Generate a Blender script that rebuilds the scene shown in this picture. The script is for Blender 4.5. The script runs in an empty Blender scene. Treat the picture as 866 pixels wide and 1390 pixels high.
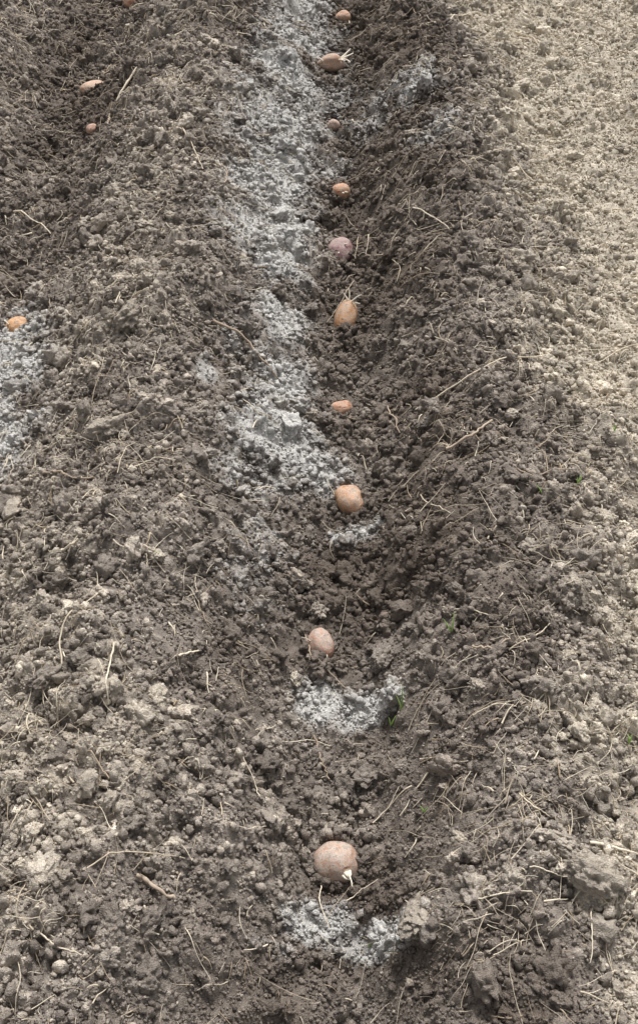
import bpy, bmesh, math, random
import numpy as np
from mathutils import Vector, Matrix, noise as mnoise

random.seed(7)
rng = np.random.default_rng(7)
scene = bpy.context.scene
COL = scene.collection

# ------------------------------------------------------------------ camera
CAM_H = 1.7
PITCH = math.radians(47.5)
YAW = 0.0124
FPX = 1470.0
cam_d = bpy.data.cameras.new("camera")
cam = bpy.data.objects.new("camera", cam_d)
COL.objects.link(cam)
cam.location = (0, 0, CAM_H)
cam.rotation_euler = (math.pi/2 - PITCH, 0, YAW)
cam_d.sensor_fit = 'VERTICAL'
cam_d.sensor_height = 24
cam_d.lens = FPX*24/1390
cam_d.clip_start = 0.02
cam_d.clip_end = 500
scene.camera = cam
CR = np.array(cam.rotation_euler.to_matrix())

# ------------------------------------------------------------------ noise
def _h(ix, iy, seed):
    a = (ix.astype(np.int64)*374761393 + iy.astype(np.int64)*668265263 + seed*1442695041) & 0xffffffff
    a = ((a ^ (a >> 13))*1274126177) & 0xffffffff
    a = (a ^ (a >> 16)) & 0xffffff
    return a/float(0xffffff)
def vn(x, y, seed=0):
    xi = np.floor(x); yi = np.floor(y)
    fx = x-xi; fy = y-yi
    fx = fx*fx*fx*(fx*(fx*6-15)+10); fy = fy*fy*fy*(fy*(fy*6-15)+10)
    a = _h(xi, yi, seed); b = _h(xi+1, yi, seed); c = _h(xi, yi+1, seed); d = _h(xi+1, yi+1, seed)
    return (a*(1-fx)+b*fx)*(1-fy)+(c*(1-fx)+d*fx)*fy
def fbm(x, y, f, o=3, seed=0):
    s = 0; a = 1; t = 0
    for i in range(o):
        s = s+a*(vn(x*f*math.cos(.5+i)+y*f*math.sin(.5+i)+i*7.3, -x*f*math.sin(.5+i)+y*f*math.cos(.5+i)+i*3.1, seed+i*17)-.5)*2
        t += a; a *= .5; f *= 2.03
    return s/t
def lumps(x, y, cell, seed):
    """field of rounded lumps of random size, unit height"""
    x = x/cell; y = y/cell
    xi = np.floor(x); yi = np.floor(y); out = np.zeros_like(x)
    for dx in (-1, 0, 1):
        for dy in (-1, 0, 1):
            cx = xi+dx; cy = yi+dy
            px = cx+_h(cx, cy, seed); py = cy+_h(cx, cy, seed+1)
            r = .5+.5*_h(cx, cy, seed+2); hh = .25+.75*_h(cx, cy, seed+3)
            d2 = ((x-px)**2+(y-py)**2)/(r*r)
            out = np.maximum(out, hh*np.clip(1-d2, 0, 1)**1.0)
    return out

# ------------------------------------------------------------------ terrain profile
DEPTH = 1.45
KX = [-60,-1.5,-1.28,-1.08,-.94,-.82,-.70,-.54,-.40,-.29,-.16,-.035,.03,.09,.2,.31,.42,.56,.7,60]
KZ = [.11,.12,.138,.12,.05,.015,.055,.118,.145,.130,.068,.010,0.0,.012,.078,.118,.108,.078,.066,.066]
tx = np.linspace(-3, 3, 3001)
tz = np.interp(tx, KX, KZ)*DEPTH
k = np.exp(-.5*(np.arange(-60, 61)*.002/.026)**2); k /= k.sum()
tz = np.convolve(np.pad(tz, 60, mode='edge'), k, 'valid')-.014
def base(x, y):
    x = np.asarray(x, float); y = np.asarray(y, float)
    xs = x+.022*fbm(x*.3, y, 2.2, 2, 5)
    z = np.interp(xs, tx, tz)*(1+.18*np.clip((1.8-y)/1.0, 0, 1)*np.exp(-(x/1.5)**4))
    dryw = np.clip((x-.5)/.2, 0, 1)
    far = 1/(1+(np.maximum(np.hypot(x, y-2.3)-4, 0)/6)**2)
    z = z+.022*fbm(x, y, 4.5, 2, 11)*(1-.4*dryw)*far
    z = z+.014*fbm(x, y, 13, 2, 21)*(1-.3*dryw)*far
    return z

def ax(lo, hi, f, outer):
    mid = []
    t = lo
    while t < hi:
        mid.append(t); t += f(t)
    left = []; s = f(lo); t = lo
    while t > -outer:
        s *= 1.13; t -= s; left.append(t)
    right = []; s = f(hi); t = hi
    while t < outer:
        right.append(t); s *= 1.13; t += s
    return np.array(left[::-1]+mid+right)
XS = ax(-1.42, 1.42, lambda t: .0029, 60)
YS = ax(.38, 4.7, lambda t: .0022+.0006*t, 60)
GX, GY = np.meshgrid(XS, YS)
Z = base(GX, GY)
ZBASE = Z.copy()

def samp(A, x, y):
    x = np.clip(np.asarray(x, float), XS[0]+1e-6, XS[-1]-1e-6); y = np.clip(np.asarray(y, float), YS[0]+1e-6, YS[-1]-1e-6)
    i = np.clip(np.searchsorted(XS, x)-1, 0, len(XS)-2); j = np.clip(np.searchsorted(YS, y)-1, 0, len(YS)-2)
    fx = (x-XS[i])/(XS[i+1]-XS[i]); fy = (y-YS[j])/(YS[j+1]-YS[j])
    return (A[j, i]*(1-fx)+A[j, i+1]*fx)*(1-fy)+(A[j+1, i]*(1-fx)+A[j+1, i+1]*fx)*fy
def H(x, y): return samp(Z, x, y)

def site(u, v, dz=0.0):
    """surveyed ground point seen along a given sight line"""
    d = CR @ np.array([(u-433)/FPX, -(v-695)/FPX, -1.0])
    z = 0.03
    for _ in range(30):
        t = (z+dz-CAM_H)/d[2]
        x, y = d[0]*t, d[1]*t
        z = .6*z+.4*float(ZB(x, y))
    return x, y, z
ZB = lambda x, y: base(x, y)

def scl(v): return .398*(v+910)

# ------------------------------------------------------------------ potatoes list
# u, v, a, b, c (half sizes), heading deg, tilt deg, colour, dust, embed, lumpiness, shape seed, label
POT = [
 (457,1169,.039,.034,.032,-12,0,(.55,.36,.26),.60,.25,.5,0,"round dusty pinkish brown potato with pale sprouts in the furrow"),
 (435,872,.0255,.034,.027,15,14,(.60,.34,.24),.55,.36,.6,1,"small oval reddish potato dusted with soil in the furrow"),
 (474,678,.032,.038,.029,14,14,(.64,.37,.21),.45,.32,.9,2,"orange brown potato lying on crumbly soil in the furrow"),
 (463,551,.032,.022,.021,14,0,(.64,.33,.19),.3,.48,.8,3,"small orange potato half sunk in dark soil"),
 (469,433,.029,.052,.029,-14,22,(.56,.29,.125),.38,.18,.45,9,"long golden brown potato dusted with ash on one end"),
 (462,336,.034,.040,.031,-8,12,(.40,.225,.235),.40,.24,.7,5,"purple skinned potato with pink eyes in the furrow"),
 (462,259,.028,.028,.028,10,8,(.68,.36,.20),.32,.22,.6,6,"small orange red potato with pale sprout in the furrow"),
 (453,164,.020,.018,.019,0,0,(.64,.43,.34),.45,.34,.8,7,"small pinkish potato nearly covered by soil"),
 (450,79,.043,.030,.030,-8,4,(.55,.34,.23),.40,.26,.8,8,"brown potato with several long white sprouts"),
 (466,21,.033,.025,.024,-12,0,(.66,.38,.24),.35,.30,.8,10,"orange potato lying in the ash dusted furrow"),
 (128,117,.044,.032,.026,8,4,(.72,.46,.31),.35,.42,.7,11,"pale orange potato half buried between two ridges"),
 (25,441,.035,.028,.023,-5,0,(.76,.42,.19),.20,.46,.8,12,"bright orange potato half buried in the second furrow"),
 (179,4,.030,.024,.024,0,0,(.64,.35,.22),.25,.15,.8,13,"reddish potato half buried in the second furrow"),
 (125,173,.020,.017,.017,0,0,(.62,.36,.26),.35,.40,.8,14,"tip of a reddish potato showing through the soil"),
]
pot_xy = []
for p in POT:
    x, y, z = site(p[0], p[1], p[4]*.8)
    pot_xy.append((x, y, max(p[2], p[3])))
PX = np.array([p[0] for p in pot_xy]); PY = np.array([p[1] for p in pot_xy]); PR = np.array([p[2] for p in pot_xy])

# ------------------------------------------------------------------ lumps over the whole sheet
W1 = vn(GX*55, GY*55, 91)*2-1
W2 = vn(GX*55+9, GY*55+4, 92)*2-1
W3 = vn(GX*170+9, GY*170+4, 93)*2-1
W4 = vn(GX*170+3, GY*170+8, 94)*2-1
near = 1/(1+(np.maximum(np.hypot(GX, GY-2.3)-3, 0)/3)**2)
dryside = 1/(1+np.exp(-(GX-.66)/.06))
potm = np.ones_like(Z)
for (x, y, r) in pot_xy:
    potm *= 1-.8*np.exp(-(((GX-x)**2+(GY-y)**2)/(r*1.3)**2)**2)
A1 = np.clip(.65+1.5*fbm(GX, GY, 6, 2, 71), .1, 1.5)*(1-.5*dryside)*near*potm
A2 = np.clip(.75+1.1*fbm(GX, GY, 11, 2, 73), .2, 1.4)*(1-.4*dryside)*near
gx = GX+W1*.005+W3*.0008; gy = GY+W2*.005+W4*.0008
Z += .030*A1*lumps(gx, gy, .075, 401)
Z += .020*A1*lumps(gx+.3, gy+.1, .036, 411)
gx = GX+W1*.0028+W3*.0008; gy = GY+W2*.0028+W4*.0008
Z += .0110*A2*lumps(gx, gy, .019, 421)
Z += .0050*A2*lumps(GX, GY, .0105, 431)

def hw(y): return .375+.2*y
def stamp(x, y, r, hh, el=1.0, an=0.0, sink=.3):
    R = r*max(el, 1/el)*1.4
    i0, i1 = np.searchsorted(XS, [x-R, x+R]); j0, j1 = np.searchsorted(YS, [y-R, y+R])
    if i1-i0 < 2 or j1-j0 < 2: return
    sl = (slice(j0, j1), slice(i0, i1))
    dx = GX[sl]-x; dy = GY[sl]-y
    wm = min(r*.35, .005)*(1 if r > .01 else .5)
    dx = dx+W1[sl]*wm+W3[sl]*min(wm, .0006); dy = dy+W2[sl]*wm+W4[sl]*min(wm, .0006)
    c, s = math.cos(an), math.sin(an)
    a = (dx*c+dy*s)/(r*el); b = (-dx*s+dy*c)/(r/el)
    d2 = a*a+b*b
    m = d2 < 1
    jc, ic = (j0+j1)//2, (i0+i1)//2
    rel = ZBASE[sl]-ZBASE[jc, ic]
    z0 = min(Z[jc, ic], ZBASE[jc, ic]+.022)-sink*hh
    zz = z0+rel+hh*np.clip(1-d2, 0, 1)**(.7 if r < .015 else .9)+W1[sl]*min(.15*hh, .0015)+W3[sl]*.0004
    zs = Z[sl]
    Z[sl] = np.where(m & (zz > zs), zz, zs)

def rand_pts(n, marg=.3, pw=1.0):
    y = .4+4.2*rng.random(n*4)**pw; x = rng.uniform(-1.40, 1.40, n*4)
    ok = np.abs(x-.0) < hw(y)+marg
    return x[ok][:n], y[ok][:n]
BIG = [(150,575,44,.4),(100,560,30,.4),(815,1195,52,.5),(570,1240,40,.4),(405,785,26,.45),(435,825,22,.45),(60,915,34,.6),(245,330,16,.7),
 (185,1000,26,.6),(505,1048,34,.45),(640,1125,20,.5),(520,890,30,.45),(700,1140,26,.5),(30,1240,34,.5),(770,950,30,.5),(190,430,30,.35),
 (120,700,36,.45),(260,640,26,.5),(330,830,34,.4),(680,800,40,.4),(590,760,34,.35),(640,460,34,.4),(580,340,30,.4),(600,250,28,.4),
 (720,560,30,.4),(90,1130,28,.6),(250,1080,30,.5),(740,1250,36,.5),(680,700,30,.45),(310,940,28,.45),(555,1130,26,.45),(100,470,30,.35),
 (60,300,34,.45),(160,250,30,.45),(250,190,28,.45),(560,60,26,.4),(620,150,24,.4),(70,60,26,.4),(230,40,26,.4),(690,360,26,.4),(150,1220,34,.5),
 (430,600,14,.6),(470,780,18,.5),(560,960,24,.4),(540,700,22,.5),(330,470,22,.35)]
for (u, v, rp, hf) in BIG:
    x, y, z = site(u, v)
    r = rp/scl(v)
    if np.min(np.hypot(PX-x, PY-y)-PR-r*.8) < 0: continue
    stamp(x, y, r, r*hf, rng.uniform(.85, 1.2), rng.uniform(0, 3), .15)
def stamps(n, r0, r1, pw, hmul, sink):
    x, y = rand_pts(n)
    r = r0*(r1/r0)**(rng.random(len(x))**pw)
    an = rng.uniform(0, math.pi, len(x)); el = rng.uniform(.75, 1.3, len(x)); hh = rng.uniform(.55, 1.0, len(x))*hmul
    clump = fbm(x, y, 9, 2, 77)
    for i in np.argsort(-r):
        if r[i] > .006 and np.min(np.hypot(PX-x[i], PY-y[i])-PR-r[i]*.5) < 0: continue
        if r[i] > .012 and clump[i] < -.12: continue
        q = .6 if x[i] > .65 else 1.0
        stamp(x[i], y[i], r[i], r[i]*hh[i]*q, el[i], an[i], sink)
stamps(220, .028, .050, 1.4, .5, .15)
stamps(1900, .012, .028, 1.2, .85, .1)
stamps(7500, .006, .013, 1.2, 1.0, .1)
ZB = lambda x, y: H(x, y)
def blur(A, n):
    for axis in (0, 1):
        C = np.cumsum(np.concatenate([np.repeat(A.take([0], axis), n+1, axis), A, np.repeat(A.take([-1], axis), n, axis)], axis), axis=axis)
        L = A.shape[axis]
        A = (C.take(range(2*n+1, 2*n+1+L), axis)-C.take(range(0, L), axis))/(2*n+1)
    return A
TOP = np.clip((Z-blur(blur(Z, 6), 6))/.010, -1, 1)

# ------------------------------------------------------------------ ash & dryness fields, with furrow shade painted in (world space)
ASH = [(405,30,34,60,.85),(398,100,38,60,.85),(378,180,42,50,.9),(362,240,42,50,1.05),(370,300,40,50,1.05),(380,370,33,50,1.0),
 (380,440,31,50,.95),(384,520,32,50,.92),(370,590,44,50,.95),(420,638,40,22,.95),(355,650,40,42,.68),(372,715,42,38,.54),(305,640,22,26,.44),
 (432,958,28,18,1.2),(492,972,34,16,1.05),(436,1264,40,18,1.2),(510,1284,38,18,1.2),(365,1292,26,12,.5),(480,735,30,12,.65),
 (12,520,40,60,1.1),(20,600,46,40,.9),(545,132,46,24,.66),(498,160,30,26,.5),(448,120,26,50,.62),(450,225,22,40,.45),(600,175,40,20,.42),
 (280,505,12,14,.5),(420,330,14,60,.42),(430,30,30,30,.7),(560,580,30,20,.3),(430,500,14,30,.3),(0,330,20,20,.3),(335,770,38,32,.40),(320,470,20,36,.32),
 (400,1010,26,16,.3),(310,150,20,60,.34),(300,260,18,50,.40),(350,820,32,32,.28)]
ash_w = []
_ZB = ZB
ZB = lambda x, y: base(x, y)
for (u, v, ru, rv, w) in ASH:
    x, y, z = site(u, v)
    ash_w.append((x, y, ru/scl(v), rv*5468/(v+910)**2, w))
ZB = _ZB
def ashf(x, y):
    a = np.zeros_like(x)
    for (cx, cy, rx, ry, w) in ash_w:
        d = ((x-cx)/(rx*1.04))**2+((y-cy)/(ry*1.12))**2
        a = np.maximum(a, w*np.exp(-.5*d**1.15))
    a = a*(1+1.1*fbm(x, y, 11, 3, 55))
    return np.clip(a, 0, 1.25)
def dryf(x, y):
    e = .565-.07*np.clip((1.9-y)/1.2, 0, 1)+.15*fbm(x*.3, y, 2.5, 3, 61)+.10*fbm(x, y, 10, 3, 62)
    d = 1/(1+np.exp(-(x-e)/.06))
    d = d*(1.10+.35*fbm(x, y, 5, 2, 66))
    p = np.clip(fbm(x, y, 3.5, 3, 63)*1.25, -.15, .30)
    rd = np.clip((-x-.18)/.25, 0, 1)*(.05+.13*np.clip((2.4-y)/1.2, 0, 1))
    rr = np.clip((x-.30)/.25, 0, 1)*.12
    damp_shade = np.exp(-((x-.17)/.20)**4)*(.31+.25*fbm(x, y, 5, 2, 68))+.22*np.exp(-((x+.78)/.16)**4)  # damp soil plus painted shade on furrow floors and right wall, for relief
    damp_shade = damp_shade+.06*np.clip((y-2.4)/.8, 0, 1)*(x < .5)+.12*np.exp(-((x+.10)/.12)**4)*(y < 1.4)  # near left slope darkened as well, shade painted to show the relief
    return np.clip(d*1.0+p*.5+rd+rr-damp_shade, -.45, 1.2)

# ------------------------------------------------------------------ mesh helpers
def mk_mesh(name, V, F, attrs=None, mat=None):
    me = bpy.data.meshes.new(name)
    V = np.ascontiguousarray(V, dtype=np.float32); F = np.ascontiguousarray(F, dtype=np.int32)
    n = F.shape[1]
    me.vertices.add(len(V)); me.vertices.foreach_set("co", V.ravel())
    me.loops.add(F.size); me.loops.foreach_set("vertex_index", F.ravel())
    me.polygons.add(len(F)); me.polygons.foreach_set("loop_start", np.arange(len(F), dtype=np.int32)*n)
    me.update(calc_edges=True)
    me.shade_smooth()
    for k_, a in (attrs or {}).items():
        at = me.attributes.new(k_, 'FLOAT', 'POINT'); at.data.foreach_set("value", np.ascontiguousarray(a, dtype=np.float32))
    if mat: me.materials.append(mat)
    return me
def mk_obj(name, me, **kw):
    ob = bpy.data.objects.new(name, me); COL.objects.link(ob)
    for k_, v_ in kw.items(): ob[k_] = v_
    return ob

# ------------------------------------------------------------------ materials
def mat_new(name):
    m = bpy.data.materials.new(name); m.use_nodes = True
    nt = m.node_tree; b = nt.nodes["Principled BSDF"]
    b.inputs["Roughness"].default_value = .95
    b.inputs["Specular IOR Level"].default_value = .1
    return m, nt, b
class NB:
    def __init__(s, nt): s.nt = nt
    def n(s, t, **kw):
        nd = s.nt.nodes.new(t)
        for k_, v_ in kw.items(): setattr(nd, k_, v_)
        return nd
    def set(s, sock, v):
        if isinstance(v, bpy.types.NodeSocket): s.nt.links.new(v, sock)
        else: sock.default_value = v
    def noise(s, vec, sc, det=4, rough=.6, dist=0):
        nd = s.n("ShaderNodeTexNoise"); s.set(nd.inputs["Vector"], vec)
        nd.inputs["Scale"].default_value = sc; nd.inputs["Detail"].default_value = det; nd.inputs["Roughness"].default_value = rough
        nd.inputs["Distortion"].default_value = dist
        return nd.outputs["Fac"]
    def voro(s, vec, sc):
        nd = s.n("ShaderNodeTexVoronoi"); s.set(nd.inputs["Vector"], vec); nd.inputs["Scale"].default_value = sc
        return nd
    def math(s, op, a, b=0.0, c=None):
        nd = s.n("ShaderNodeMath", operation=op); s.set(nd.inputs[0], a); s.set(nd.inputs[1], b)
        if c is not None: s.set(nd.inputs[2], c)
        return nd.outputs[0]
    def mix(s, f, a, b, mode='MIX'):
        nd = s.n("ShaderNodeMix", data_type='RGBA', blend_type=mode)
        s.set(nd.inputs[0], f); s.set(nd.inputs[6], a); s.set(nd.inputs[7], b)
        return nd.outputs[2]
    def rng(s, v, a, b, c=0.0, d=1.0, smooth=False):
        nd = s.n("ShaderNodeMapRange"); nd.interpolation_type = 'SMOOTHSTEP' if smooth else 'LINEAR'
        s.set(nd.inputs[0], v)
        for i, q in enumerate((a, b, c, d)): nd.inputs[1+i].default_value = q
        return nd.outputs[0]
    def attr(s, name):
        nd = s.n("ShaderNodeAttribute", attribute_name=name); return nd.outputs["Fac"]
    def bump(s, h, st, dist, nrm=None):
        nd = s.n("ShaderNodeBump"); nd.inputs["Strength"].default_value = st; nd.inputs["Distance"].default_value = dist
        s.set(nd.inputs["Height"], h)
        if nrm is not None: s.set(nd.inputs["Normal"], nrm)
        return nd.outputs[0]
def c4(c): return (c[0], c[1], c[2], 1)

def soil_mat(name):
    m, nt, b = mat_new(name); N = NB(nt)
    geo = N.n("ShaderNodeNewGeometry"); pos = geo.outputs["Position"]
    sep = N.n("ShaderNodeSeparateXYZ"); nt.links.new(geo.outputs["Normal"], sep.inputs[0]); nz = sep.outputs[2]
    n0 = N.noise(pos, 5, 2, .6); n1 = N.noise(pos, 38, 3, .65); n2 = N.noise(pos, 180, 2, .7); n3 = N.noise(pos, 620, 1, .7)
    dry = N.attr("dry"); ash = N.attr("ash"); rnd = N.attr("rnd"); top = N.attr("top")
    dark = N.mix(N.rng(n1, .34, .66), c4((.184, .154, .131)), c4((.385, .334, .290)))
    dark = N.mix(N.rng(n2, .35, .68, 0, .6), dark, c4((.49, .434, .380)))
    dark = N.mix(N.rng(n0, .38, .62, .40, 0), dark, c4((.148, .118, .097)))
    dark = N.mix(N.rng(n3, .60, .72, 0, .5), dark, c4((.68, .625, .55)))
    moist = N.rng(dry, -.35, .0, .64, 0)  # damp tint that also carries the painted furrow shade
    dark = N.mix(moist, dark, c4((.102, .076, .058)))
    dryc = N.mix(N.rng(n1, .3, .7), c4((.475, .415, .332)), c4((.73, .65, .53)))
    dryc = N.mix(N.rng(n2, .35, .7, 0, .7), dryc, c4((.82, .74, .615)))
    df = N.math('ADD', dry, N.math('MULTIPLY', N.math('SUBTRACT', rnd, .5), .52))
    df = N.math('ADD', df, N.math('MULTIPLY', N.math('SUBTRACT', n1, .5), .7))
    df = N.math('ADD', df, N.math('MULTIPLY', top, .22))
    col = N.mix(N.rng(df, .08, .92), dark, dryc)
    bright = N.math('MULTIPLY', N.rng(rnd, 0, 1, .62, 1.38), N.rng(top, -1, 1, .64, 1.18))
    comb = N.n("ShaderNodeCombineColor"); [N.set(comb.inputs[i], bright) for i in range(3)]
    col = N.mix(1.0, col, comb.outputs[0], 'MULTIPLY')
    af = N.math('ADD', ash, N.math('MULTIPLY', N.math('SUBTRACT', n1, .5), 1.5))
    af = N.math('ADD', af, N.math('MULTIPLY', N.math('SUBTRACT', n2, .5), .7))
    af = N.math('ADD', af, N.math('MULTIPLY', N.math('SUBTRACT', nz, .8), .35))
    af = N.math('ADD', af, N.math('MULTIPLY', top, .12))
    af = N.math('ADD', af, N.math('MULTIPLY', N.math('SUBTRACT', rnd, .5), .25))
    af = N.math('MULTIPLY', N.rng(af, .22, 1.0, 0, 1), N.rng(ash, .02, .4))
    ashc = N.mix(N.rng(n3, .3, .7), c4((.56, .545, .52)), c4((.81, .795, .76)))
    col = N.mix(N.math('MULTIPLY', af, .93), col, ashc)
    N.set(b.inputs["Base Color"], col)
    h = N.math('ADD', n2, N.math('MULTIPLY', n3, .5))
    N.set(b.inputs["Normal"], N.bump(h, .9, .007))
    return m
M_SOIL = soil_mat("crumbly_soil")

def straw_mat(name, c1, c2):
    m, nt, b = mat_new(name); N = NB(nt)
    geo = N.n("ShaderNodeNewGeometry"); pos = geo.outputs["Position"]
    r = N.attr("rnd")
    col = N.mix(r, c4(c1), c4(c2))
    n = N.noise(pos, 120, 2)
    col = N.mix(N.rng(n, .50, .80, 0, .5), col, c4((.24, .19, .14)))
    N.set(b.inputs["Base Color"], col); b.inputs["Roughness"].default_value = .8
    return m
M_STRAW = straw_mat("dry_straw", (.40, .31, .21), (.90, .81, .65))
M_TWIG = straw_mat("brown_root", (.30, .225, .165), (.56, .46, .36))
M_GREEN = straw_mat("green_blade", (.20, .38, .08), (.38, .58, .16))

# ------------------------------------------------------------------ ground sheet
ny, nx = GX.shape
V = np.stack([GX.ravel(), GY.ravel(), Z.ravel()], 1)
idx = np.arange(ny*nx).reshape(ny, nx)
F = np.stack([idx[:-1, :-1].ravel(), idx[:-1, 1:].ravel(), idx[1:, 1:].ravel(), idx[1:, :-1].ravel()], 1)
rn = vn(GX*60, GY*60, 201)*.5+.18
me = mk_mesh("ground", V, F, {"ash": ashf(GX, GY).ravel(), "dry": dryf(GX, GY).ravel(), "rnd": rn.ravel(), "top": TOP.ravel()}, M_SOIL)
ground = mk_obj("ground", me, kind="structure", label="ploughed dark crumbly soil with an ash dusted planting furrow", category="ground")

# ------------------------------------------------------------------ clod shapes
def ico(sub):
    bm = bmesh.new(); bmesh.ops.create_icosphere(bm, subdivisions=sub, radius=1)
    v = np.array([q.co[:] for q in bm.verts]); f = np.array([[q.index for q in p.verts] for p in bm.faces]); bm.free()
    return v, f
def clod_shape(sub, seed, amp=.28, fine=.0):
    v, f = ico(sub)
    r_ = np.random.default_rng(seed)
    off = r_.uniform(-50, 50, 3)
    out = []
    for p in v:
        q = Vector(p*1.3+off)
        d = 1+amp*mnoise.noise(q)*2.0
        q2 = Vector(p*3.0+off)
        d += amp*1.0*mnoise.noise(q2)
        if fine:
            dist = mnoise.voronoi(Vector(p*2.6+off))[0][0]
            d += fine*(.45-dist)
            dist = mnoise.voronoi(Vector(p*6+off))[0][0]
            d += fine*.6*(.45-dist)
            if sub >= 5:
                dist = mnoise.voronoi(Vector(p*13+off))[0][0]
                d += fine*.22*(.45-dist)
        if sub <= 3: d += r_.uniform(-.22, .22)*(1, .7, .25)[sub-1]
        out.append(p*max(d, .3))
    v = np.array(out)
    for _ in range(2):
        n = r_.normal(size=3); n /= np.linalg.norm(n); h = r_.uniform(.45, .8)
        t = v@n; v = v-np.outer(np.maximum(t-h, 0)*.7, n)
    return v*np.array([1, r_.uniform(.65, 1), r_.uniform(.55, .92)]), f
def rotmats(n):
    q = rng.normal(size=(n, 4)); q /= np.linalg.norm(q, axis=1)[:, None]
    w, x, y, z = q.T
    return np.stack([1-2*(y*y+z*z), 2*(x*y-z*w), 2*(x*z+y*w), 2*(x*y+z*w), 1-2*(x*x+z*z), 2*(y*z-x*w),
                     2*(x*z-y*w), 2*(y*z+x*w), 1-2*(x*x+y*y)], 1).reshape(n, 3, 3)
def scatter(variants, P, S):
    n = len(P); k_ = rng.integers(0, len(variants), n); Vs = []; Fs = []; own = []; o = 0
    R = rotmats(n)
    for j, (v, f) in enumerate(variants):
        ii = np.where(k_ == j)[0]
        if not len(ii): continue
        vv = np.einsum('nij,vj->nvi', R[ii], v)*S[ii][:, None, None]+P[ii][:, None, :]
        Vs.append(vv.reshape(-1, 3))
        ff = f[None]+(np.arange(len(ii))*len(v))[:, None, None]+o
        Fs.append(ff.reshape(-1, 3)); own.append(np.repeat(ii, len(v))); o += len(ii)*len(v)
    return np.concatenate(Vs), np.concatenate(Fs), np.concatenate(own)
def crumbs(name, n, r0, r1, pw, sub, nvar, fine, label, lift=(.1, .6), sel=.3, thr=-.3, dryk=.6, ypw=1.0):
    var = [clod_shape(sub, 1000*sub+i, .32, fine) for i in range(nvar)]
    x, y = rand_pts(n, .12, ypw)
    r = r0*(r1/r0)**(rng.random(len(x))**pw)
    cl = fbm(x, y, 14, 2, 300+sub)
    keep = (cl > thr+rng.uniform(-sel, sel, len(x)))
    dmin = np.full(len(x), 9.0)
    for a_, b_, c_ in pot_xy: dmin = np.minimum(dmin, np.hypot(a_-x, b_-y)-c_*.85-r)
    keep &= dmin > 0
    keep &= ~((x > .64+.1*fbm(x, y, 3, 2, 9)) & (rng.random(len(x)) > dryk))
    x, y, r = x[keep], y[keep], r[keep]
    z = H(x, y)+r*rng.uniform(lift[0], lift[1], len(x))
    # neighbouring crumbs share a tone so they read as one broken clod
    rnd = np.clip(.48+.30*fbm(x, y, 28, 2, 501)+rng.normal(0, .18, len(x)), 0, 1)+(rng.random(len(x)) < .045)*.5
    V, F, own = scatter(var, np.stack([x, y, z], 1), r)
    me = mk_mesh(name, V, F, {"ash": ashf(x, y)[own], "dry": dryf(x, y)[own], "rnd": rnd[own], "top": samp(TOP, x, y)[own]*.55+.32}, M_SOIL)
    return mk_obj(name, me, kind="stuff", label=label, category="soil crumbs")
crumbs("fine_soil_crumbs", 135000, .0017, .0042, 1.0, 1, 24, 0, "fine dark soil crumbs scattered over the ridges and furrow", (.3, .9), sel=.4, thr=-.5, dryk=.8, ypw=1.4)
crumbs("soil_crumbs", 52000, .0037, .0105, 1.6, 2, 26, .28, "loose crumbs of dark soil covering the ridges and furrow", (.15, .85), sel=.35, thr=-.2, dryk=.55)
crumbs("coarse_soil_crumbs", 8200, .0085, .027, 2.0, 4, 18, .50, "coarse lumps of dark soil lying on the ridges", (-.25, .35), sel=.25, thr=-.05, dryk=.35)

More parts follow.
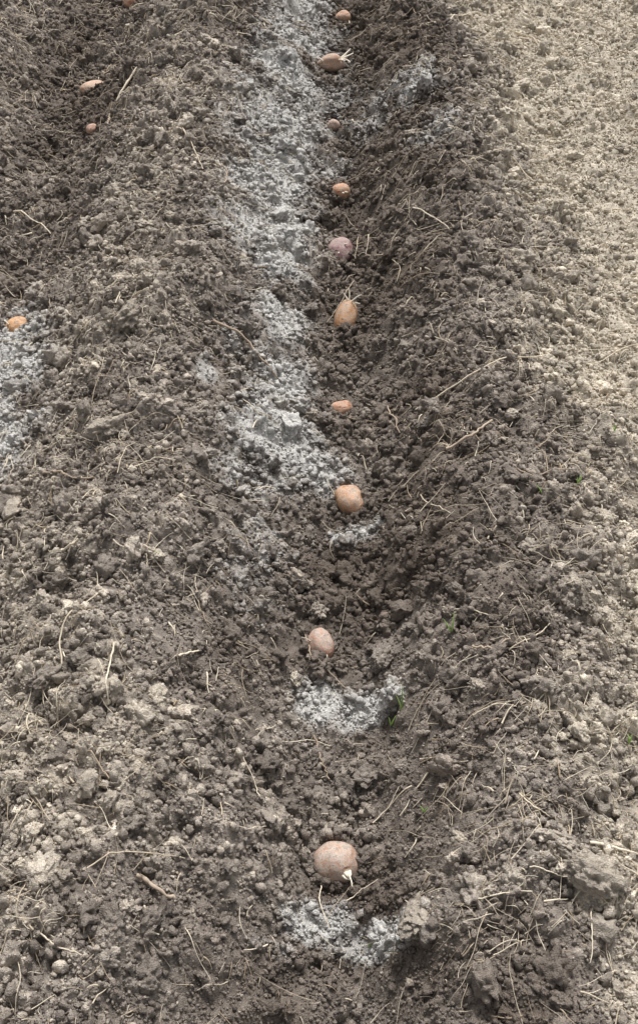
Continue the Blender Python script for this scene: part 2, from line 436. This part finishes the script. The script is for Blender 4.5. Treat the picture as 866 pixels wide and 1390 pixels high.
# ------------------------------------------------------------------ individual clods
clod_me = {}
def clod_mesh(kind, i):
    key = (kind, i)
    if key not in clod_me:
        v, f = clod_shape(5, 77+i, .28, .46)
        n = len(v)
        dry = {"pale": .60, "dark": .12, "grey": .34}[kind]
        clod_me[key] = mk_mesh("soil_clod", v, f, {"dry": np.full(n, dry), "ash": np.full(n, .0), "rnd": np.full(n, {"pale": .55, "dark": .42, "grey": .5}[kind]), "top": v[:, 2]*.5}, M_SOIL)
    return clod_me[key]
CL = [(200,302,12,'pale'),(232,292,9,'pale'),(218,502,17,'pale'),(210,750,12,'pale'),(208,945,19,'pale'),(116,1132,15,'pale'),(234,1145,10,'pale'),
 (546,1036,10,'dark'),(401,921,12,'pale'),(627,1139,15,'pale'),(96,1056,10,'pale'),(770,890,11,'pale'),(250,335,14,'grey'),(175,425,19,'grey'),
 (775,522,14,'pale'),(812,1190,42,'grey'),(572,1240,36,'grey'),(405,783,20,'grey'),(432,826,16,'grey'),(60,920,24,'dark'),(148,575,22,'grey'),
 (505,1046,22,'dark'),(520,890,20,'dark'),(330,350,10,'pale'),(165,375,11,'pale'),(690,560,12,'pale'),(730,330,11,'pale'),(650,330,13,'dark'),
 (600,420,13,'dark'),(560,330,13,'dark'),(620,235,12,'dark'),(560,180,10,'grey'),(700,440,12,'pale'),(80,400,14,'dark'),(45,250,13,'dark'),
 (120,300,12,'grey'),(210,230,11,'grey'),(65,180,12,'dark'),(420,560,13,'grey'),(20,745,9,'pale'),(270,870,12,'dark'),(350,1180,13,'dark'),
 (150,1250,20,'dark'),(260,1240,13,'grey'),(760,1140,26,'grey'),(850,1130,20,'grey'),(700,1190,18,'grey'),(600,1190,14,'dark'),(650,930,13,'grey'),(720,740,13,'grey'),(620,800,14,'dark'),
 (560,850,13,'dark'),(320,1060,14,'dark'),(190,1080,12,'grey'),(40,1190,16,'dark'),(770,160,12,'pale'),(800,70,9,'pale'),
 (740,60,9,'pale'),(830,330,10,'pale'),(760,420,10,'pale'),(525,640,12,'dark'),(500,560,10,'dark'),(555,470,11,'dark'),(505,300,9,'dark'),
 (430,1030,8,'dark'),(560,720,12,'dark'),(380,1100,10,'grey'),(300,740,11,'grey'),(80,640,12,'dark'),(180,650,12,'dark'),
 (800,250,11,'pale'),(845,200,10,'pale'),(790,620,12,'pale'),(820,700,12,'pale'),(700,120,10,'pale')]
LB = {'pale': "pale dry clod of earth lying on dark soil", 'dark': "dark moist clod of earth on the crumbly soil", 'grey': "greyish brown crumbly clod of earth on the soil"}
for i, (u, v, rp, kd) in enumerate(CL):
    r = rp/scl(v)*.98
    x, y, z = site(u, v, r*.2)
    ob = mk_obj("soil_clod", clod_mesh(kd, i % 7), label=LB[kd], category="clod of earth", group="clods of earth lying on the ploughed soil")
    ob.location = (x, y, float(H(x, y))+r*.0)
    ob.scale = (r*1.05, r*random.uniform(.8, 1.05), r*random.uniform(.7, .9))
    ob.rotation_euler = (random.uniform(-.4, .4), random.uniform(-.4, .4), random.uniform(0, 6.28))

# ------------------------------------------------------------------ tubes
def tube(P, r, sides=5, flat=1.0):
    P = np.array(P, float); n = len(P)
    T = np.gradient(P, axis=0); T /= np.linalg.norm(T, axis=1)[:, None]+1e-9
    up = np.array([0, 0, 1.0]); A = np.cross(T, up); A /= np.linalg.norm(A, axis=1)[:, None]+1e-9; B = np.cross(A, T)
    rr = np.asarray(r)*np.ones(n)
    a = np.linspace(0, 2*math.pi, sides, endpoint=False)
    V = P[:, None]+(A[:, None]*np.cos(a)[None, :, None]+B[:, None]*np.sin(a)[None, :, None]*flat)*rr[:, None, None]
    i = np.arange(n-1)[:, None]*sides; j = np.arange(sides)[None]; k_ = (j+1) % sides
    F = np.stack([(i+j).ravel(), (i+k_).ravel(), (i+sides+k_).ravel(), (i+sides+j).ravel()], 1)
    return V.reshape(-1, 3), F
def join(parts):
    Vs, Fs, R = [], [], []; o = 0
    for (v, f, q) in parts:
        Vs.append(v); Fs.append(f+o); o += len(v); R.append(np.full(len(v), q))
    return np.concatenate(Vs), np.concatenate(Fs), np.concatenate(R)
def strand(x, y, ang, L, r, curl, arch, n=9, z_off=.0, lift=.005, wob=.25):
    t = np.linspace(0, 1, n); a = ang+curl*t+wob*np.sin(t*random.uniform(3, 9)+random.uniform(0, 6))
    px = x+np.cumsum(np.cos(a))*L/n; py = y+np.cumsum(np.sin(a))*L/n
    h = H(px, py)
    hs = np.maximum(h, np.convolve(np.pad(h, 1, 'edge'), [.33, .34, .33], 'valid'))
    ln = np.linspace(hs[0], hs[-1], n)
    z = np.maximum(hs, ln*.6+hs*.4)+r*.9+lift+arch*np.sin(t*math.pi)+z_off*t
    return np.stack([px, py, z], 1), r*(1-.55*t)

parts = []
x, y = rand_pts(12500, .08)
patch = fbm(x, y, 3.0, 2, 400)
for i in range(len(x)):
    furrow = abs(x[i]-.02) < .13
    ashy = -.28 < x[i] < 0 and y[i] > 1.5
    if furrow and random.random() < .7: continue
    if ashy and random.random() < .65: continue
    if patch[i] < -.1 and random.random() < .4: continue
    L = random.choice([.010, .013, .016, .02, .02, .03, .03, .04, .06, .09]); L *= random.uniform(.7, 1.3)
    r = random.uniform(.0003, .0008)*(1+.26*y[i])
    if random.random() < .16: r *= 1.9; L = min(L, .045)
    P, rr = strand(x[i], y[i], random.uniform(0, 6.28), L, r, random.gauss(0, .45), random.uniform(0, .004), 8, wob=.12)
    v, f = tube(P, rr, 4); parts.append((v, f, random.random()))
v, f, q = join(parts)
mk_obj("straw_bits", mk_mesh("straw_bits", v, f, {"rnd": q}, M_STRAW), kind="stuff", label="thin dry straw and root fibres strewn over the soil", category="straw")

STK = [
 ([(290,438),(318,452),(340,474),(355,496),(376,516)],.0040,'root'),
 ([(156,875),(150,910),(148,960)],.0022,'straw'),
 ([(86,905),(84,875),(100,835),(142,803)],.0017,'straw'),
 ([(412,858),(425,895),(445,915),(470,937)],.0020,'root'),
 ([(425,1000),(434,1030),(447,1060)],.0028,'twig'),
 ([(605,612),(640,598),(668,574)],.0040,'twig'),
 ([(563,560),(605,535),(640,512),(690,490),(742,485)],.0026,'straw'),
 ([(187,95),(176,115),(160,140)],.0055,'straw'),
 ([(245,172),(262,205),(276,233)],.0026,'straw'),
 ([(188,1190),(212,1208),(238,1226)],.0045,'root'),
 ([(800,1146),(835,1155),(880,1166)],.0026,'straw'),
 ([(436,1200),(433,1225),(447,1262)],.0015,'straw'),
 ([(120,1182),(180,1160),(252,1168)],.0014,'straw'),
 ([(668,208),(700,222),(732,256)],.0024,'straw'),
 ([(704,1080),(722,1098),(745,1112)],.0016,'straw'),
 ([(290,965),(303,978),(318,995)],.0024,'straw'),
 ([(244,893),(258,890),(274,886)],.0028,'straw'),
 ([(600,826),(630,832),(662,838)],.0018,'straw'),
 ([(480,384),(466,412),(444,440)],.0011,'straw'),
 ([(498,350),(528,352),(545,366),(538,386)],.0016,'straw'),
 ([(486,325),(484,340),(482,355)],.0017,'straw'),
 ([(500,322),(499,338),(496,352)],.0017,'straw'),
 ([(58,1272),(80,1290),(112,1298)],.0016,'straw'),
 ([(150,160),(147,172)],.0038,'twig'),
 ([(520,545),(535,572),(540,592)],.0024,'root'),
 ([(330,545),(352,566),(372,572)],.0016,'straw'),
 ([(640,975),(672,958),(700,962)],.0015,'straw'),
 ([(570,675),(585,690),(610,700)],.0016,'straw'),
 ([(470,1225),(490,1210),(512,1196)],.0013,'straw'),
 ([(620,1225),(670,1218),(720,1212)],.0015,'straw'),
 ([(800,1240),(803,1270),(800,1310)],.0014,'straw'),
 ([(718,1180),(760,1195),(800,1190)],.0014,'straw'),
 ([(60,645),(100,655),(128,652)],.0032,'root'),
 ([(20,290),(48,305),(70,320)],.0026,'straw'),
 ([(610,30),(640,20),(668,30)],.0026,'straw'),
 ([(505,1120),(530,1095),(545,1062)],.0013,'straw'),
 ([(85,750),(100,742),(108,735)],.003,'straw'),
 ([(200,756),(202,785)],.0014,'straw'),
 ([(560,285),(590,300),(612,318)],.0024,'straw'),
 ([(380,1010),(420,1006),(450,1016)],.0013,'straw'),
 ([(795,498),(830,485),(870,470)],.0020,'straw'),
 ([(330,1030),(345,1060),(352,1085)],.0013,'straw'),
 ([(690,885),(720,870),(745,850)],.0018,'straw'),
 ([(310,1120),(340,1130),(362,1125)],.0013,'straw'),
 ([(30,1100),(15,1130)],.0014,'straw'),
 ([(680,40),(720,52),(742,80)],.0024,'straw'),
 ([(175,640),(210,625),(240,628)],.0016,'straw'),
 ([(640,880),(660,888),(690,872)],.0030,'root'),
 ([(300,225),(310,240),(305,255)],.0028,'root'),
 ([(100,1010),(130,1030),(150,1060)],.0022,'root'),
 ([(700,640),(730,650),(770,640)],.0024,'root'),
]
def smooth_line(P, m=16):
    P = np.array(P); d = np.r_[0, np.cumsum(np.linalg.norm(np.diff(P, axis=0), axis=1))]; d /= d[-1]
    t = np.linspace(0, 1, m); Q = np.stack([np.interp(t, d, P[:, i]) for i in range(P.shape[1])], 1)
    for _ in range(3):
        Q[1:-1] = (Q[:-2]+2*Q[1:-1]+Q[2:])/4
    return Q
LBL = {'straw': "pale dry straw stalk lying across the soil", 'root': "brown bent root lying on the soil", 'twig': "short brown twig lying on the crumbly soil"}
for (pl, r, kd) in STK:
    P = [site(u, v, r)[:2] for (u, v) in pl]
    Q = smooth_line(P)
    Q += .0016*rng.normal(size=Q.shape)*(1 if kd != 'straw' else .4)
    h = H(Q[:, 0], Q[:, 1]); hs = h.copy()
    for _ in range(6): hs[1:-1] = np.maximum(hs[1:-1], (hs[:-2]+hs[2:])/2)
    z = hs+r*1.3+.007
    t = np.linspace(0, 1, len(Q))
    rr = r*.8*(1-.4*t)*(1+.12*rng.normal(size=len(Q)))
    P3 = np.c_[Q, z]; c = P3.mean(0)
    v, f = tube(P3-c, rr, 7)
    me = mk_mesh(kd, v, f, {"rnd": np.full(len(v), random.uniform(.4, .9))}, M_STRAW if kd == 'straw' else M_TWIG)
    nm = {'straw': 'straw_stalk', 'root': 'dry_root', 'twig': 'twig'}[kd]
    ob = mk_obj(nm, me, label=LBL[kd], category={'straw': 'straw', 'root': 'root', 'twig': 'twig'}[kd], group="dry stalks and roots strewn over the soil")
    ob.location = c

# ------------------------------------------------------------------ tangles of dry grass and root fibres
TF = [(775,775,45,46),(690,1085,50,44),(810,985,45,40),(216,118,16,24),(88,590,30,38),(650,1235,50,34),(845,1225,35,24),(20,140,28,34),(705,865,35,32),
 (70,1265,40,20),(95,985,45,32),(580,580,30,18),(640,1180,40,14),(800,640,30,24),(770,1100,40,24),(30,30,25,22),(270,20,20,12),
 (760,560,30,22),(840,560,30,20),(40,1010,30,20),(330,215,14,8),(150,610,28,24),(610,590,26,14),(690,1240,40,18),(180,560,30,20),(720,960,30,20),(60,620,28,26),
 (50,360,26,18),(130,480,26,18),(600,480,26,14),(660,300,22,14),(560,240,20,10),(30,840,36,18),(250,800,30,10),(830,1100,36,18),(150,170,20,14),(90,230,24,16)]
for (u, v, rp, n) in TF:
    cx, cy, cz = site(u, v)
    R = rp/scl(v); parts = []
    main = random.uniform(0, 6.28)
    for i in range(n):
        x0, y0 = cx+random.gauss(0, R*.6), cy+random.gauss(0, R*.6)
        L = R*random.choice([.25, .4, .6, .9, 1.3])*random.uniform(.7, 1.2)
        P, rr = strand(x0, y0, main+random.gauss(0, .8)+(math.pi if random.random() < .5 else 0), L, random.uniform(.0003, .0008)*(1+.22*cy), random.gauss(0, .4), random.uniform(.0, .006), 11, random.uniform(-.0, .005), wob=.15)
        vv, ff = tube(P-np.array([cx, cy, cz]), rr, 4); parts.append((vv, ff, random.uniform(.2, .95)))
    vv, ff, q = join(parts)
    ob = mk_obj("dry_grass", mk_mesh("dry_grass", vv, ff, {"rnd": q}, M_STRAW), label="tangled dry straw coloured grass roots on soil",
                category="dry grass", kind="stuff")
    ob.location = (cx, cy, cz)

# ------------------------------------------------------------------ small green blades
GR = [(545,968,30,2),(560,1283,26,1),(612,862,22,2),(852,1012,12,3),(782,662,11,3),(530,988,16,2),(212,764,12,2),(833,588,9,2),(735,672,10,2),(500,1288,9,1),(575,1105,10,2)]
for (u, v, lp, n) in GR:
    cx, cy, cz = site(u, v); L0 = lp/scl(v); parts = []
    for i in range(n):
        az = random.uniform(.6, 2.6); el = random.uniform(.9, 1.3) if n > 1 else .25
        if n == 1: az = .9
        L = L0*random.uniform(.8, 1.2)*1.2; t = np.linspace(0, 1, 8); e = el-.5*t*t
        d = np.cumsum(np.cos(e))*L/8; zz = np.cumsum(np.sin(e))*L/8
        P = np.stack([math.cos(az)*d, math.sin(az)*d, zz+.004], 1)
        vv, ff = tube(P, (.0012+.0010*np.sin(t*math.pi))*(1-t*.75)*(1.6 if n == 1 else 1), 5, .35); parts.append((vv, ff, random.random()))
    vv, ff, q = join(parts)
    ob = mk_obj("grass_sprout", mk_mesh("grass_sprout", vv, ff, {"rnd": q}, M_GREEN), label="tiny green grass sprout growing from the soil", category="grass sprout",
                group="small green grass sprouts in the soil")
    ob.location = (cx, cy, cz)

# ------------------------------------------------------------------ potatoes
def potato_mat(i, c, dust):
    m, nt, b = mat_new("potato_skin"); N = NB(nt)
    tc = N.n("ShaderNodeTexCoord"); pos = tc.outputs["Object"]
    geo = N.n("ShaderNodeNewGeometry")
    mp = N.n("ShaderNodeMapping"); nt.links.new(pos, mp.inputs[0]); mp.inputs["Location"].default_value = (i*1.7, i*.9, i*2.3)
    p = mp.outputs[0]
    n0 = N.noise(p, 22, 3); n1 = N.noise(p, 60, 6, .65, .4); n2 = N.noise(p, 170, 6, .7); n3 = N.noise(p, 480, 4, .7)
    col = N.mix(N.rng(n1, .3, .7), c4([c[0]*.74, c[1]*.64, c[2]*.60]), c4([min(1, q*1.15) for q in c]))
    col = N.mix(N.rng(n0, .4, .65, 0, .3), col, c4([c[0]*.85, c[1]*.98+.02, c[2]*1.05+.03]))
    col = N.mix(N.rng(n2, .45, .75, 0, .5), col, c4([c[0]*.55, c[1]*.48, c[2]*.46]))
    vo = N.voro(p, 190)
    col = N.mix(N.rng(vo.outputs["Distance"], .24, .10, 0, .45), col, c4([min(1, q*1.4+.06) for q in c]))
    eye = N.attr("eye")
    col = N.mix(N.math('MULTIPLY', eye, .8), col, c4([c[0]*.44, c[1]*.36, c[2]*.38]))
    sep = N.n("ShaderNodeSeparateXYZ"); nt.links.new(geo.outputs["Normal"], sep.inputs[0])
    df = N.math('ADD', N.math('MULTIPLY', sep.outputs[2], .20), N.math('ADD', N.math('MULTIPLY', n2, 1.0), N.math('MULTIPLY', n1, 1.0)))
    col = N.mix(N.math('MULTIPLY', N.rng(df, .95, 1.35, 0, 1, True), min(1, dust*1.4)), col, c4((.65, .585, .52)))
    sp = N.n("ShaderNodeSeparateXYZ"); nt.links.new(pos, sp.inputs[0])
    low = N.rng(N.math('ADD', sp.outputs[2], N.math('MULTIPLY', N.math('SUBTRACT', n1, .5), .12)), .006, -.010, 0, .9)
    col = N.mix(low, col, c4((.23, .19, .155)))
    col = N.mix(N.rng(n1, .52, .60, 0, .55), col, c4((.30, .24, .19)))
    col = N.mix(N.rng(N.math('ADD', N.math('MULTIPLY', n2, .5), N.math('MULTIPLY', n3, .5)), .53, .60, 0, .8), col, c4((.19, .155, .125)))
    N.set(b.inputs["Base Color"], col); b.inputs["Roughness"].default_value = .7; b.inputs["Specular IOR Level"].default_value = .3
    N.set(b.inputs["Normal"], N.bump(N.math('ADD', n2, N.math('MULTIPLY', n3, .5)), .5, .004))
    return m
m, nt, b = mat_new("sprout_skin"); N = NB(nt)
tc = N.n("ShaderNodeTexCoord")
N.set(b.inputs["Base Color"], N.mix(N.rng(N.noise(tc.outputs["Object"], 180, 3), .35, .7), c4((.90, .86, .74)), c4((.72, .62, .48)))); b.inputs["Roughness"].default_value = .5
M_SPR = m
SPD = {0: [((.50,-.66,.52),.011,(.5,-.4,-.3),.0042),((.64,-.52,.52),.010,(-.4,-.7,-.1),.0036),((.42,-.78,.38),.008,(.9,.2,.2),.0040),((.55,-.60,.55),.018,(.3,-.9,-.3),.0024)],
       1: [((-.75,.2,.6),.012,(-.6,.5,.2),.0015),((.1,-.8,.55),.005,(.3,-.3,0),.0024)],
       4: [((-.1,.72,.72),.014,(-.9,.5,.3),.0036),((.3,.72,.66),.020,(1.0,.1,.3),.0034),((.5,.62,.6),.014,(.9,-.5,.2),.0030),((.05,.78,.66),.018,(-.3,.8,.3),.0028)],
       5: [((.4,-.1,.9),.008,(.9,.1,0),.0030),((.0,-.7,.6),.007,(.1,.1,.1),.0030)],
       6: [((.1,-.80,.55),.009,(.2,.2,0),.0042),((.35,-.70,.55),.009,(.4,0,0),.0036)],
       8: [((.85,.35,.5),.028,(.2,1.0,.2),.0054),((.85,-.1,.5),.030,(.3,-1.0,-.1),.0050),((.9,.1,.5),.036,(.1,.9,-.3),.0054),((-.6,-.5,.5),.020,(-.3,1.2,0),.0040),((.6,-.4,.6),.020,(.6,-.9,0),.0042)],
       11: [((-.6,-.3,.7),.012,(-.3,.8,0),.003)]}
for i, (u, v, a, bb, c, hd, tl, colr, dust, emb, lump, sd_, lab) in enumerate(POT):
    vv, ff = ico(6)
    off = np.array([sd_*3.1, sd_*1.3, sd_*.7])
    d = np.array([1+lump*(.24*mnoise.noise(Vector(q*.95+off))+.07*mnoise.noise(Vector(q*2.0+off))) for q in vv])
    d /= d.mean()
    P = vv*d[:, None]
    P[:, 0] *= 1-.12*P[:, 1]*lump; P[:, 2] *= 1+.08*P[:, 0]
    r_ = np.random.default_rng(sd_+50); eye = np.zeros(len(vv))
    for e in range(9):
        n = r_.normal(size=3); n /= np.linalg.norm(n)
        dd = np.linalg.norm((vv-n)*np.array([1, 1, 1.7]), axis=1)
        g = np.exp(-(dd/.085)**2); P -= vv*(g*.05)[:, None]; eye = np.maximum(eye, g)
        g2 = np.exp(-((dd-.17)/.07)**2)*(vv[:, 2] > n[2]); P += vv*(g2*.010)[:, None]
    P = P*np.array([a, bb, c])
    x, y, z = site(u, v, c*(1-emb)*.9)
    zc = float(np.mean([H(x+dx, y+dy) for dx in (-.02, 0, .02) for dy in (-.02, 0, .02)]))
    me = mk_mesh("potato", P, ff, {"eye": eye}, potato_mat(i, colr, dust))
    ob = mk_obj("potato", me, label=lab, category="potato", group="seed potatoes laid in the planting furrows")
    ob.location = (x, y, zc+c*(1-2*emb)*.85+(.006 if tl > 15 else 0))
    ob.rotation_euler = (math.radians(tl), 0, math.radians(hd))
    for (dr, L, bend, th) in SPD.get(i, []):
        dr = np.array(dr); dr = dr/np.linalg.norm(dr)
        k0 = int(np.argmax(vv@dr)); s0 = P[k0]*.96; t = np.linspace(0, 1, 11)
        Q = s0+np.outer(t*L, dr)+np.outer(t*t*L*.9, np.array(bend))
        Q += .0012*np.stack([np.sin(t*7+L*900), np.cos(t*6+L*700), np.sin(t*5)], 1)*t[:, None]
        sv, sf = tube(Q, th*(1.1-.7*t)*.8, 8)
        so = mk_obj("sprout", mk_mesh("sprout", sv, sf, None, M_SPR)); so.parent = ob

# crumbs banked against each potato
Pn = []; Rn = []
for (px, py, pr), p in zip(pot_xy, POT):
    for _ in range(210):
        a = random.uniform(0, 6.28); e = .93+abs(random.gauss(0, .22)); hd = math.radians(p[5])
        ex, ey = math.cos(a)*p[2]*e, math.sin(a)*p[3]*e
        x = px+ex*math.cos(hd)-ey*math.sin(hd); y = py+ex*math.sin(hd)+ey*math.cos(hd)
        r = random.choice([.003, .004, .005, .007, .010])*random.uniform(.8, 1.2)
        Pn.append((x, y, float(H(x, y))+r*random.uniform(.2, 1.2))); Rn.append(r)
Pn = np.array(Pn); Rn = np.array(Rn)
V, F, own = scatter([clod_shape(3, 4000+i, .32, .3) for i in range(8)], Pn, Rn)
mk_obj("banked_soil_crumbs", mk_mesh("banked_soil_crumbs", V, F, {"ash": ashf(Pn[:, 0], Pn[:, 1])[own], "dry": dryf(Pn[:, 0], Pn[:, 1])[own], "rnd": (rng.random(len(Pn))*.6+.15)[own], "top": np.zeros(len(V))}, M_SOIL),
       kind="stuff", label="crumbs of soil banked against the potatoes", category="soil crumbs")

# ------------------------------------------------------------------ light: bright overcast daylight
EL, AZ = math.radians(58), math.radians(8)
w = bpy.data.worlds.new("World"); scene.world = w; w.use_nodes = True
nt = w.node_tree; N = NB(nt); bg = nt.nodes["Background"]
sky = N.n("ShaderNodeTexSky", sky_type='NISHITA'); sky.sun_disc = False; sky.sun_elevation = EL; sky.sun_rotation = AZ
sky.dust_density = 4; sky.ozone_density = .4; sky.air_density = .8
hs = N.n("ShaderNodeHueSaturation"); hs.inputs["Saturation"].default_value = .15; nt.links.new(sky.outputs[0], hs.inputs["Color"])
nt.links.new(hs.outputs[0], bg.inputs["Color"]); bg.inputs["Strength"].default_value = .15
sd = bpy.data.lights.new("sun", 'SUN'); sd.energy = 2.9; sd.angle = math.radians(12); sd.color = (1, .978, .95)
so = bpy.data.objects.new("sun", sd); COL.objects.link(so)
dirv = Vector((math.sin(AZ)*math.cos(EL), math.cos(AZ)*math.cos(EL), math.sin(EL)))
so.rotation_euler = dirv.to_track_quat('Z', 'Y').to_euler()
scene.view_settings.view_transform = 'Standard'
scene.view_settings.look = 'None'
scene.view_settings.exposure = 0
